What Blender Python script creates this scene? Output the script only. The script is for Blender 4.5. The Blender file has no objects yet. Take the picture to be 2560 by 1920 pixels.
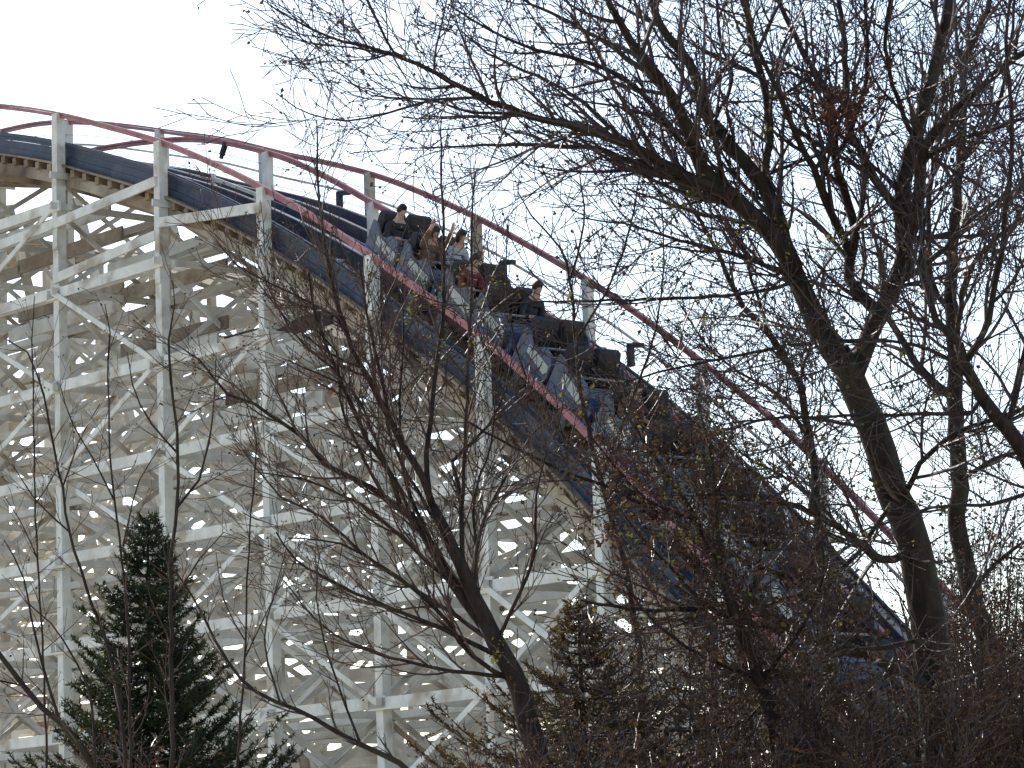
import bpy, math, random
import numpy as np
from mathutils import Vector, Matrix
SC = bpy.context.scene
COL = SC.collection
R = math.radians

# ------------------------------------------------------------------ camera, world, sun, exposure
FPX, PITCH, ROLL, EYE = 8000.0, R(9.2), R(2.0), Vector((0, 0, 1.6))
_fw = Vector((0, math.cos(PITCH), math.sin(PITCH)))
_r0 = Vector((1, 0, 0)); _u0 = _r0.cross(_fw)
_R = _r0 * math.cos(ROLL) - _u0 * math.sin(ROLL)
_U = _u0 * math.cos(ROLL) + _r0 * math.sin(ROLL)
cam_data = bpy.data.cameras.new('camera')
cam_data.sensor_width = 36; cam_data.lens = 36 * FPX / 2560
cam_data.clip_start = 0.5; cam_data.clip_end = 6000
cam = bpy.data.objects.new('camera', cam_data); COL.objects.link(cam)
cam.matrix_world = Matrix(((_R.x, _U.x, -_fw.x, EYE.x), (_R.y, _U.y, -_fw.y, EYE.y),
                           (_R.z, _U.z, -_fw.z, EYE.z), (0, 0, 0, 1)))
SC.camera = cam
def ray(x, y): return _fw + _R * ((x - 1280) / FPX) - _U * ((y - 960) / FPX)
def at(x, y, d): return EYE + ray(x, y) * d            # a point d metres ahead

SUN_EL, SUN_AZ = R(38), R(-32)                          # azimuth from +Y, negative = left
sdir = Vector((math.sin(SUN_AZ) * math.cos(SUN_EL), math.cos(SUN_AZ) * math.cos(SUN_EL), math.sin(SUN_EL)))
w = bpy.data.worlds.new('World'); SC.world = w; w.use_nodes = True
nt = w.node_tree; bg = nt.nodes['Background']
sky = nt.nodes.new('ShaderNodeTexSky'); sky.sky_type = 'NISHITA'; sky.sun_disc = False
sky.sun_elevation = SUN_EL; sky.sun_rotation = SUN_AZ
sky.air_density = 1.0; sky.dust_density = 1.1; sky.ozone_density = 1.0
nt.links.new(sky.outputs[0], bg.inputs[0]); bg.inputs[1].default_value = 0.15
sl = bpy.data.lights.new('sun', 'SUN'); sl.energy = 4.2; sl.angle = R(0.5); sl.color = (1, .95, .86)
so = bpy.data.objects.new('sun', sl); COL.objects.link(so)
so.rotation_euler = sdir.to_track_quat('Z', 'Y').to_euler()
so.location = (0, 0, 40)
SC.view_settings.view_transform = 'Standard'; SC.view_settings.look = 'None'
SC.view_settings.exposure = 0.75; SC.view_settings.gamma = 1

# ------------------------------------------------------------------ materials
def mat(name, c1, c2=None, scale=3.0, rough=.7, spec=.3, stretch=None, bump=0., c3=None, scale3=.7, hard=(.35, .65)):
    m = bpy.data.materials.new(name); m.use_nodes = True; n = m.node_tree; b = n.nodes['Principled BSDF']
    b.inputs['Roughness'].default_value = rough; b.inputs['Specular IOR Level'].default_value = spec
    if c2 is None:
        b.inputs['Base Color'].default_value = (*c1, 1); return m
    tc = n.nodes.new('ShaderNodeTexCoord'); mp = n.nodes.new('ShaderNodeMapping')
    mp.inputs['Scale'].default_value = stretch or (1, 1, 1)
    n.links.new(tc.outputs['Object'], mp.inputs[0])
    nz = n.nodes.new('ShaderNodeTexNoise'); nz.inputs['Scale'].default_value = scale
    nz.inputs['Detail'].default_value = 6; nz.inputs['Roughness'].default_value = .65
    n.links.new(mp.outputs[0], nz.inputs['Vector'])
    cr = n.nodes.new('ShaderNodeValToRGB'); cr.color_ramp.elements[0].position = hard[0]; cr.color_ramp.elements[1].position = hard[1]
    cr.color_ramp.elements[0].color = (*c1, 1); cr.color_ramp.elements[1].color = (*c2, 1)
    n.links.new(nz.outputs[0], cr.inputs[0]); out = cr.outputs[0]
    if c3 is not None:
        n2 = n.nodes.new('ShaderNodeTexNoise'); n2.inputs['Scale'].default_value = scale3; n2.inputs['Detail'].default_value = 4
        n.links.new(mp.outputs[0], n2.inputs['Vector'])
        r2 = n.nodes.new('ShaderNodeValToRGB'); r2.color_ramp.elements[0].position = .52; r2.color_ramp.elements[1].position = .68
        n.links.new(n2.outputs[0], r2.inputs[0])
        mx = n.nodes.new('ShaderNodeMixRGB'); n.links.new(r2.outputs[0], mx.inputs[0])
        n.links.new(out, mx.inputs[1]); mx.inputs[2].default_value = (*c3, 1); out = mx.outputs[0]
    n.links.new(out, b.inputs['Base Color'])
    if bump:
        bp = n.nodes.new('ShaderNodeBump'); bp.inputs['Strength'].default_value = bump; bp.inputs['Distance'].default_value = .02
        n.links.new(nz.outputs[0], bp.inputs['Height']); n.links.new(bp.outputs[0], b.inputs['Normal'])
    return m
M_PAINT = mat('weathered_white_paint', (.60, .58, .50), (.78, .75, .66), 2.5, .65, .3, c3=(.40, .33, .24), scale3=1.6, bump=.4)
M_OLD = mat('old_cream_paint', (.56, .53, .46), (.76, .73, .65), 1.6, .75, .2, c3=(.36, .29, .20), scale3=.8, bump=.3)
M_DECK = mat('bare_deck_boards', (.20, .15, .10), (.36, .29, .20), 2.0, .8, .2, c3=(.10, .07, .05), scale3=.9, bump=.3)
M_NAVY = mat('navy_painted_beam', (.012, .020, .040), (.032, .048, .072), 3.0, .5, .35, c3=(.055, .06, .065), scale3=2.2)
M_RED = mat('red_handrail_paint', (.26, .075, .075), (.42, .17, .15), 3.0, .5, .45)
M_STAIN = mat('stained_brown_timber', (.24, .18, .12), (.46, .39, .29), 1.8, .8, .2, c3=(.12, .085, .06), scale3=.9, bump=.3)
M_STEEL = mat('track_steel', (.16, .13, .11), (.32, .29, .26), 5.0, .4, .6)
M_WIRE = mat('galvanised_wire', (.35, .36, .37))
M_BLUE = mat('car_blue_paint', (.018, .045, .11), (.035, .08, .17), 2.0, .35, .5)
M_CREAM = mat('car_cream_stripe', (.36, .38, .32), (.5, .51, .44), 3.0, .4, .5)
M_GREYP = mat('car_grey_panel', (.055, .07, .09), (.10, .12, .145), 3.0, .45, .5)
M_SEAT = mat('black_seat_padding', (.012, .011, .012), (.03, .026, .026), 4.0, .6, .3)
M_MAROON = mat('maroon_chassis', (.06, .015, .015), (.10, .03, .028), 3.0, .5, .4)
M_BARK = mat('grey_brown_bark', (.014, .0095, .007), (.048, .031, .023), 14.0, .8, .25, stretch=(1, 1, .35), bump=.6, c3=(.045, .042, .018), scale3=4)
M_TWIG = mat('dark_twig_bark', (.024, .014, .014), (.075, .046, .036), 5.0, .55, .4)
M_TWIG2 = mat('reddish_twig_bark', (.034, .018, .014), (.115, .062, .043), 5.0, .5, .4)
M_TWIG3 = mat('reddish_brush_stems', (.025, .012, .008), (.11, .056, .032), 4.0, .4, .6)
M_BUD = mat('dry_bud_husks', (.05, .03, .015), (.16, .10, .05), 9.0, .8, .2)
def leafmat(name, c1, c2, scale=6, tr=.35):
    m = mat(name, c1, c2, scale, .6, .25)
    n = m.node_tree; b = n.nodes['Principled BSDF']; o = n.nodes['Material Output']
    t = n.nodes.new('ShaderNodeBsdfTranslucent'); mx = n.nodes.new('ShaderNodeMixShader'); mx.inputs[0].default_value = tr
    src = b.inputs['Base Color'].links[0].from_socket
    n.links.new(src, t.inputs[0]); n.links.new(b.outputs[0], mx.inputs[1]); n.links.new(t.outputs[0], mx.inputs[2])
    n.links.new(mx.outputs[0], o.inputs[0]); return m
M_DEAD = leafmat('dry_brown_leaves', (.028, .016, .010), (.12, .062, .028))
M_RUST = leafmat('rust_leaves', (.08, .032, .018), (.17, .07, .035))
M_OLIVE = leafmat('olive_new_leaves', (.10, .09, .015), (.22, .20, .035))
M_NEEDLE = leafmat('dark_spruce_needles', (.014, .026, .009), (.07, .085, .02), 3, .15)
M_NEEDLE2 = leafmat('olive_brown_needles', (.05, .038, .012), (.17, .12, .035), 4, .25)
M_GROUND = mat('winter_ground', (.30, .27, .21), (.42, .38, .30), 1.2, .95, .1, c3=(.20, .19, .10), scale3=.3)
M_SKIN = mat('skin', (.42, .25, .18), (.50, .31, .23), 6, .6)
M_JACKET = mat('charcoal_jacket', (.02, .02, .024), (.04, .04, .045), 8, .8)
M_BROWN = mat('brown_jacket', (.10, .06, .035), (.15, .095, .055), 8, .8)
M_GREYJ = mat('pale_grey_jacket', (.30, .32, .36), (.42, .44, .48), 8, .8)
M_DRED = mat('dark_red_jacket', (.10, .02, .02), (.16, .035, .03), 8, .8)
M_HAIR = mat('dark_hair', (.015, .01, .008), (.04, .025, .018), 20, .6)
M_JEANS = mat('dark_jeans', (.02, .03, .06), (.04, .05, .09), 12, .8)

# ------------------------------------------------------------------ helpers
def tag(o, label=None, cat=None, group=None, kind=None):
    if label: o['label'] = label
    if cat: o['category'] = cat
    if group: o['group'] = group
    if kind: o['kind'] = kind
    return o
def empty(name, loc=(0, 0, 0), rz=0.0, mw=None):
    o = bpy.data.objects.new(name, None); COL.objects.link(o)
    o.empty_display_size = .3; o.location = loc; o.rotation_euler = (0, 0, rz)
    return o
class MB:
    def __init__(s): s.v = []; s.f = []; s.mi = []
    def add(s, vs, fs, mi=0):
        b = len(s.v); s.v += [tuple(v) for v in vs]; s.f += [tuple(i + b for i in f) for f in fs]; s.mi += [mi] * len(fs)
    def beam(s, p, q, wd, ht, side=(0, 1, 0), mi=0):
        """box from p to q; wd measured along `side`, ht across it"""
        p = Vector(p); q = Vector(q); d = (q - p).normalized(); a = Vector(side); a = (a - d * a.dot(d))
        if a.length < 1e-4: a = Vector((1, 0, 0)); a = a - d * a.dot(d)
        a.normalize(); b = d.cross(a); a = a * wd / 2; b = b * ht / 2
        vs = [p - a - b, p + a - b, p + a + b, p - a + b, q - a - b, q + a - b, q + a + b, q - a + b]
        s.add(vs, [(3, 2, 1, 0), (4, 5, 6, 7), (0, 1, 5, 4), (1, 2, 6, 5), (2, 3, 7, 6), (3, 0, 4, 7)], mi)
    def strip(s, pts, wd, ht, side=(0, 1, 0), mi=0):
        """one continuous box swept through pts (vertical-ish thickness ht, width wd along side)"""
        a = Vector(side).normalized(); n = len(pts); vs = []
        for i, p in enumerate(pts):
            p = Vector(p); d = (Vector(pts[min(i + 1, n - 1)]) - Vector(pts[max(i - 1, 0)])).normalized()
            b = d.cross(a).normalized()
            vs += [p - a * wd / 2 - b * ht / 2, p + a * wd / 2 - b * ht / 2, p + a * wd / 2 + b * ht / 2, p - a * wd / 2 + b * ht / 2]
        fs = [(3, 2, 1, 0), tuple(4 * (n - 1) + k for k in range(4))]
        for i in range(n - 1):
            for k in range(4):
                fs.append((4 * i + k, 4 * i + (k + 1) % 4, 4 * i + 4 + (k + 1) % 4, 4 * i + 4 + k))
        s.add(vs, fs, mi)
    def tube(s, pts, rad, k=5, mi=0):
        P = [Vector(p) for p in pts]; n = len(P); ref = Vector((.3, .9, .2)).normalized(); vs = []
        for i in range(n):
            d = (P[min(i + 1, n - 1)] - P[max(i - 1, 0)])
            if d.length < 1e-9: d = Vector((0, 0, 1))
            d.normalize(); a = ref - d * ref.dot(d)
            if a.length < 1e-3: a = Vector((1, 0, 0)) - d * d.x
            a.normalize(); ref = a; b = d.cross(a); r = rad[i] if hasattr(rad, '__len__') else rad
            for j in range(k):
                t = 2 * math.pi * j / k; vs.append(P[i] + a * (r * math.cos(t)) + b * (r * math.sin(t)))
        fs = [tuple(range(k))[::-1], tuple((n - 1) * k + j for j in range(k))]
        for i in range(n - 1):
            for j in range(k):
                fs.append((i * k + j, i * k + (j + 1) % k, (i + 1) * k + (j + 1) % k, (i + 1) * k + j))
        s.add(vs, fs, mi)
    def prism(s, outline, y0, y1, mi=0):
        """outline in xz, extruded along y"""
        n = len(outline)
        vs = [(x, y0, z) for x, z in outline] + [(x, y1, z) for x, z in outline]
        fs = [tuple(range(n)), tuple(range(2 * n - 1, n - 1, -1))] + [(i, i + n, (i + 1) % n + n, (i + 1) % n) for i in range(n)]
        s.add(vs, fs, mi)
    def build(s, name, mats, parent=None, smooth=False):
        if not s.f: return None
        me = bpy.data.meshes.new(name); me.from_pydata(s.v, [], s.f)
        for m in (mats if isinstance(mats, (list, tuple)) else [mats]): me.materials.append(m)
        if any(s.mi): me.polygons.foreach_set('material_index', s.mi)
        if smooth: me.polygons.foreach_set('use_smooth', [True] * len(me.polygons))
        o = bpy.data.objects.new(name, me); COL.objects.link(o); o.parent = parent
        return o
def interp(xs, ys, x):
    if x <= xs[0]: return ys[0] + (ys[1] - ys[0]) / (xs[1] - xs[0]) * (x - xs[0])
    if x >= xs[-1]: return ys[-1] + (ys[-1] - ys[-2]) / (xs[-1] - xs[-2]) * (x - xs[-1])
    for i in range(len(xs) - 1):
        if x <= xs[i + 1]:
            h = xs[i + 1] - xs[i]; t = (x - xs[i]) / h
            def sl(j):
                if j == 0: return (ys[1] - ys[0]) / (xs[1] - xs[0])
                if j == len(xs) - 1: return (ys[-1] - ys[-2]) / (xs[-1] - xs[-2])
                return (ys[j + 1] - ys[j - 1]) / (xs[j + 1] - xs[j - 1])
            m0 = sl(i) * h; m1 = sl(i + 1) * h; t2 = t * t; t3 = t2 * t
            return (2*t3 - 3*t2 + 1) * ys[i] + (t3 - 2*t2 + t) * m0 + (-2*t3 + 3*t2) * ys[i+1] + (t3 - t2) * m1

# ------------------------------------------------------------------ ground
def ground():
    mb = MB(); n = 60; S = 2400.0
    rng = random.Random(3)
    # a dense middle and wide skirts in one sheet
    xs = sorted(set([-S, -900, -300, -120] + [i * 4 - 60 for i in range(31)] + [120, 300, 900, S]))
    ys = sorted(set([-S, -600, -100] + [i * 4 - 20 for i in range(31)] + [140, 300, 900, S]))
    vs = [(x, y, 0.12 * math.sin(x * .31 + 1) * math.cos(y * .23) if abs(x) < 70 and 8 < y < 110 else 0) for y in ys for x in xs]
    nx = len(xs); fs = [(j*nx+i, j*nx+i+1, (j+1)*nx+i+1, (j+1)*nx+i) for j in range(len(ys)-1) for i in range(nx-1)]
    mb.add(vs, fs); tag(mb.build('ground', M_GROUND), kind='structure')
ground()

# ------------------------------------------------------------------ the roller coaster
AZ = R(41)
LX = Vector((math.sin(AZ), -math.cos(AZ), 0)); WX = Vector((math.cos(AZ), math.sin(AZ), 0))
ORG = at(1280, 960, 55); ORG.z = 0
def unp(x, y, wv=0.0):
    d = ray(x, y); o = EYE - ORG; t = (wv - o.dot(WX)) / d.dot(WX); P = o + d * t
    return P.dot(LX), P.z
def curve(px, wv):
    q = sorted(unp(x, y, wv) for x, y in px); return [a for a, b in q], [b for a, b in q]
NEAR = curve([(-120, 262), (0, 262), (145, 282), (270, 313), (400, 350), (530, 403), (658, 466), (800, 548), (928, 635), (1066, 733), (1205, 838), (1346, 960),
              (1420, 1030), (1498, 1112), (1640, 1262), (1774, 1404), (1900, 1548), (2040, 1715), (2150, 1850)], 0)
MID = curve([(120, 425), (210, 380), (300, 360), (400, 348), (480, 345), (560, 352), (700, 387), (820, 440), (930, 502)], 2.65)
FAR = curve([(-100, 352), (0, 326), (100, 306), (200, 302), (320, 312), (430, 327), (560, 345), (700, 378), (840, 408), (960, 441), (1100, 497), (1232, 560),
             (1400, 655), (1510, 722), (1660, 828), (1786, 925), (1900, 1016), (1961, 1068), (2107, 1210), (2230, 1335)], 5.3)
def floor_(f, lo=2.2):      # the drop levels out low down, outside the picture
    return lambda s: max(f(s), lo + .25 * math.exp(-abs(s) * .1))
hN = floor_(lambda s: interp(*NEAR, s)); hF = floor_(lambda s: interp(*FAR, s))
sA = MID[0][-1]
_dm = interp(*MID, sA) - hN(sA)
def hM(s):
    return interp(*MID, s) if s < sA else hN(s) + _dm * max(0, 1 - (s - sA) / 3)
RAIL = 1.08
bent = [-34.5, -31.1, -27.7, -24.9, -21.9, -18.1] + [unp(x, y)[0] for x, y in [(145, 282), (400, 350), (658, 466), (928, 635), (1205, 838), (1498, 1112)]]
s = bent[-1]
while s < 19: s += 2.8; bent.append(s)
coaster = empty('wooden_roller_coaster', ORG, math.atan2(LX.y, LX.x))
tag(coaster, 'white timber roller coaster with red handrails and twin tracks dropping to the right', 'roller coaster')
ZL = [16.15, 14.35, 12.35, 10.5, 8.75, 7.0, 5.2, 3.4, 1.6]
ROWS = [0.0, 2.65, 5.3]
HR = {0.0: hN, 2.65: hM, 5.3: hF}
rng = random.Random(11)
def topdeck(wv, s):
    return (hN(s) if wv < 2 else min(hN(s), hF(s)) if wv < 4 else hF(s)) - RAIL
# posts: one object each, the bent post runs up and carries the handrail
for i, s in enumerate(bent):
    for wv in ROWS:
        if wv == 2.65 and s < -14.5: top = topdeck(wv, s)
        else: top = HR[wv](s)
        mb = MB(); wd = .2 if wv < 1 else .17
        mb.beam((s, wv, 0), (s, wv, top - .03), wd, wd)
        if wv != 2.65 or s >= -14.5: pass
        # splice block where the post is lapped
        zs = topdeck(wv, s) - .55
        if zs > 1: mb.beam((s + .03, wv - .118, zs - 1.3), (s + .03, wv - .118, zs + .3), .04, wd - .03)
        mb.build('post', M_PAINT if wv < 5 else M_OLD, coaster)
# handrails
def sweep(f, s0, s1, step, dz=0.0, wv=0.0, off=0.0):
    out = []; n = max(2, int(abs(s1 - s0) / step)); 
    for k in range(n + 1):
        s = s0 + (s1 - s0) * k / n; e = .05; d = Vector((e, 0, f(s + e) - f(s))).normalized(); nrm = Vector((-d.z, 0, d.x))
        out.append(Vector((s, wv, f(s) + dz)) + nrm * off)
    return out
for f, wv, a, b in ((hN, 0.0, -34, 19), (hM, 2.65, MID[0][0], 19), (hF, 5.3, -34, 19)):
    mb = MB(); mb.strip(sweep(f, a, b, .25, wv=wv), .10, .042); 
    mb.strip(sweep(f, a, b, .25, wv=wv - .0, off=-.06), .05, .07); mb.build('handrail', M_RED, coaster)
# the low white guard rail and thin wires
for f, wv, off in ((hN, 0.13, -.62), (hF, 5.42, -.55)):
    mb = MB(); mb.strip(sweep(f, -34, 19, .4, wv=wv, off=off), .04, .05); mb.build('mid_rail', M_NAVY if wv < 1 else M_PAINT, coaster)
mb = MB()
for off in (-.35, -.75):
    mb.tube(sweep(hF, -34, 19, .6, wv=5.2, off=off), .008, 4)
mb.build('safety_wire', M_WIRE, coaster)
# tracks: laminated stacks, steel, ties, walk boards
for wc, f in ((1.32, hN), (3.98, hF)):
    for sgn in (-1, 1):
        mb = MB(); mb.strip(sweep(f, -34, 19, .3, wv=wc + sgn * .56, off=-RAIL + .13), .16, .26, mi=0)
        mb.strip(sweep(f, -34, 19, .3, wv=wc + sgn * .56, off=-RAIL + .275), .13, .02, mi=1)
        mb.build('track_rail', [M_NAVY, M_STEEL], coaster)
    mb = MB(); s = -34
    while s < 19:
        p = sweep(f, s, s + .02, .02, off=-RAIL - .08)[0]; mb.beam((p.x, wc - 1.28, p.z), (p.x, wc + 1.28, p.z), .14, .16, side=(1, 0, 0)); s += .46
    mb.build('cross_tie', M_DECK, coaster)
    for sgn in (-1, 1):
        for j in range(3):
            mb = MB(); mb.strip(sweep(f, -34, 19, .4, wv=wc + sgn * (.83 + .2 * j), off=-RAIL + .03), .17, .045); mb.build('walkway_board', M_DECK, coaster)
# navy side beams of the decks
for f, wv, nk, lo in ((hN, .2, 3, .12), (hN, 2.5, 2, .06), (hF, 5.15, 2, -.12)):
    mb = MB()
    for k in range(nk):
        mb.strip(sweep(f, -34, 19, .3, wv=wv + (k % 2) * .012, off=-RAIL + lo + k * .155), .07, .15)
    mb.build('side_beam', M_NAVY, coaster)
# deck joists under the beams
for wv, f in ((.16, hN), (2.45, hN), (2.9, hF), (5.1, hF)):
    mb = MB(); mb.strip(sweep(f, -34, 19, .4, wv=wv, off=-RAIL - .26), .08, .24); mb.build('deck_joist', M_STAIN, coaster)
for wv, f in ((.7, hN), (1.3, hN), (1.95, hN), (3.4, hF), (4.0, hF), (4.6, hF)):
    mb = MB(); mb.strip(sweep(f, -34, 19, .4, wv=wv, off=-RAIL - .36), .08, .3); mb.build('stringer', M_STAIN, coaster)
# ledgers (run along), one object per level and row
for wv in ROWS:
    for z in ZL:
        mb = MB()
        for i in range(len(bent) - 1):
            a, b = bent[i], bent[i + 1]; t = min(topdeck(wv, a), topdeck(wv, b)) - .45
            if z < t:
                j = rng.uniform(-.05, .05)
                mb.beam((a - .25, wv - .14, z + j), (b + .25, wv - .14, z + j * .4), .05, .22 if wv < 1 else .15)
                mb.beam((a - .25, wv + .14, z + j + .02), (b + .25, wv + .14, z + j), .05, .14)
        mb.build('ledger', M_PAINT if wv < 1 else M_OLD, coaster)
for wv in (3.98,):     # lighter girts between the ledgers of the inner rows
    for z in ZL[1:]:
        t0 = [b for b in bent if topdeck(wv, b) - 1.2 > z + .9]
        if len(t0) > 1:
            mb = MB(); mb.beam((t0[0], wv + .2, z + .9 + rng.uniform(-.2, .2)), (t0[-1], wv + .2, z + .9 + rng.uniform(-.2, .2)), .05, .12); mb.build('girt', M_OLD, coaster)
# sloping ledger that follows the hill in the near side
for (x0, y0, x1, y1) in ((-130, 670, 148, 562), (148, 562, 402, 455), (402, 560, 664, 520), (148, 700, 402, 590)):
    a = unp(x0, y0); b = unp(x1, y1); mb = MB(); mb.beam((a[0], -.13, a[1]), (b[0], -.13, b[1]), .05, .2); mb.build('sloping_ledger', M_PAINT, coaster)
# wide stacked boards under the crest
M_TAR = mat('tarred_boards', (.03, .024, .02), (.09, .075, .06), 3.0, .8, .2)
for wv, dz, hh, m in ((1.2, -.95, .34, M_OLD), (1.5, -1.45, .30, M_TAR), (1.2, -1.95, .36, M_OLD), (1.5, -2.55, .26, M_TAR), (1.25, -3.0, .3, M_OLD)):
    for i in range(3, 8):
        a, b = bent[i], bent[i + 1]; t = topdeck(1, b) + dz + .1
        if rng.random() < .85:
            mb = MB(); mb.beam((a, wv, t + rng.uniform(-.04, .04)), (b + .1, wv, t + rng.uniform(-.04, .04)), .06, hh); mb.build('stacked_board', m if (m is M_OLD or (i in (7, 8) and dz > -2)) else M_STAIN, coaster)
# diagonal braces in the long faces
for wv in ROWS:
    for i in range(len(bent) - 1):
        a, b = bent[i], bent[i + 1]; tp = min(topdeck(wv, a), topdeck(wv, b)) - .3
        mb = MB(); lv = [z for z in ZL if z < tp] + [0.1]
        if wv > 4 and i < 3: continue
        for k in range(len(lv) - 1):
            z1, z0 = lv[k], lv[k + 1]; r = rng.random(); y = wv - .19 - (.0 if k % 2 else .004)
            fr_ = wv < 1 and k > 1
            if fr_ and r < .3: continue
            if (i + k) % 2 == 0 or (r < .35 and not fr_): mb.beam((a, y, z1), (b, y, z0), .04, .11)
            if (i + k) % 2 == 1 or (r > .65 and not fr_): mb.beam((a, y + .045, z0), (b, y + .045, z1), .04, .11)
        mb.build('diagonal_brace', M_PAINT if wv < 1 else M_OLD, coaster)
# cross frames: lateral ties and X bracing of each bent
for i, s in enumerate(bent):
    mb = MB()
    for (wa, wb) in ((0, 2.65), (2.65, 5.3)):
        tp = min(topdeck(wa, s), topdeck(wb, s)) - .25; lv = [tp] + [z for z in ZL if z < tp - .5] + [.1]
        for k in range(len(lv) - 1):
            z1, z0 = lv[k], lv[k + 1]
            mb.beam((s + .13, wa - .3, z1), (s + .13, wb + .3, z1), .05, .14, side=(1, 0, 0))
            if z1 - z0 > .8:
                mb.beam((s - .13, wa, z1), (s - .13, wb, z0), .04, .10, side=(1, 0, 0))
                mb.beam((s - .175, wa, z0), (s - .175, wb, z1), .04, .10, side=(1, 0, 0))
    mb.build('cross_frame', M_OLD, coaster)
    # battered outrigger on the far side
    t = hF(s) - RAIL - .8
    if t > 2:
        mb = MB(); mb.beam((s + .06, 5.45, t), (s + .06, 5.45 + t * .28, 0), .15, .2, side=(1, 0, 0))
        for z in ZL:
            if z < t - .6: mb.beam((s + .2, 5.3, z), (s + .2, 5.5 + (t - z) * .28, z), .05, .18, side=(1, 0, 0))
        mb.build('batter_post', M_OLD, coaster)
# short timber frame standing on the near deck
mb = MB()
def fr(p, q, wd=.09, wv=2.2):
    a = unp(*p, wv); b = unp(*q, wv); mb.beam((a[0], wv, a[1]), (b[0], wv, b[1]), .05, wd)
fr((534, 434), (520, 512), .11); fr((655, 470), (612, 560), .16); fr((534, 446), (640, 486), .07, 2.14)
fr((536, 462), (618, 548), .06, 2.26); fr((524, 512), (648, 498), .06, 2.08)
mb.build('deck_frame', M_PAINT, coaster)
# small fittings: hanging lamp, brackets, whip aerial
mb = MB(); a = unp(556, 357, 2.65); mb.beam((a[0] + .12, 2.65, a[1] - .02), (a[0] - .03, 2.65, a[1] - .26), .09, .09)
mb.beam((a[0] - .02, 2.65, a[1] - .24), (a[0] - .06, 2.65, a[1] - .33), .06, .07); mb.build('lamp', M_SEAT, coaster)
for (x, y) in ((852, 482), (1262, 655), (1580, 862)):
    a = unp(x, y, 4.9); mb = MB(); mb.beam((a[0] - .05, 4.9, a[1] - .4), (a[0] - .05, 4.9, a[1] + .02), .1, .12)
    mb.beam((a[0] - .1, 4.9, a[1]), (a[0] + .28, 4.9, a[1] - .05), .1, .09); mb.build('bracket', M_NAVY, coaster)
a = unp(28, 262, 0); b = unp(43, 190, 0); mb = MB(); mb.tube([(a[0], 0, a[1]), (b[0], 0, b[1])], [.008, .004], 5); mb.build('aerial', M_WIRE, coaster)

# a second, lower run of the same ride behind
back = empty('wooden_roller_coaster', ORG + WX * 9.5, math.atan2(LX.y, LX.x))
tag(back, 'lower timber lattice of another coaster run seen through the front structure', 'roller coaster')
BK = curve([(-300, 640), (0, 600), (300, 660), (600, 760), (900, 900), (1200, 1120), (1500, 1420), (1700, 1600), (1900, 1780)], 9.5)
hB = floor_(lambda s: interp(*BK, s))
bb = [-40 + 2.74 * i for i in range(19)]
rng = random.Random(5)
for r, wv in enumerate((0.0, 5.0)):
    for s in bb:
        mb = MB(); mb.beam((s, wv, 0), (s, wv, hB(s)), .2, .2); mb.build('post', M_OLD, back)
    for z in [1.2 + 1.9 * k for k in range(9)]:
        e = [s for s in bb if z < hB(s)]
        if len(e) > 1:
            mb = MB(); mb.beam((e[0] - .2, wv - .14, z + rng.uniform(-.1, .1)), (e[-1] + .2, wv - .14, z + rng.uniform(-.1, .1)), .05, .22)
            mb.build('ledger', M_OLD, back)
    for i, (a, b) in enumerate(zip(bb, bb[1:])):
        mb = MB()
        for k in range(9):
            z0 = 1.2 + 1.9 * (k - 1); z1 = z0 + 1.9
            if z1 < min(hB(a), hB(b)):
                y = wv - .2 - .006 * (k % 2)
                if rng.random() < .7: mb.beam((a, y, z0), (b, y, z1), .04, .09)
                if rng.random() < .7: mb.beam((a, y - .05, z1), (b, y - .05, z0), .04, .09)
        mb.build('diagonal_brace', M_OLD, back)
mb = MB()
for s in bb:
    for k in range(9):
        z0 = 1.2 + 1.9 * (k - 1); z1 = z0 + 1.9
        if z1 < hB(s):
            mb.beam((s + .13, -.3, z1), (s + .13, 5.5, z1), .05, .2, side=(1, 0, 0)); mb.beam((s - .13, 0, z0), (s - .13, 5.2, z1), .04, .10, side=(1, 0, 0))
mb.build('cross_frame', M_OLD, back)
mb = MB()
for wv in (.8, 1.9, 3.3, 4.4): mb.strip(sweep(hB, -40, 9.5, .5, wv=wv, off=.05), .9, .12)
mb.build('track_deck', M_DECK, back)

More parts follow.
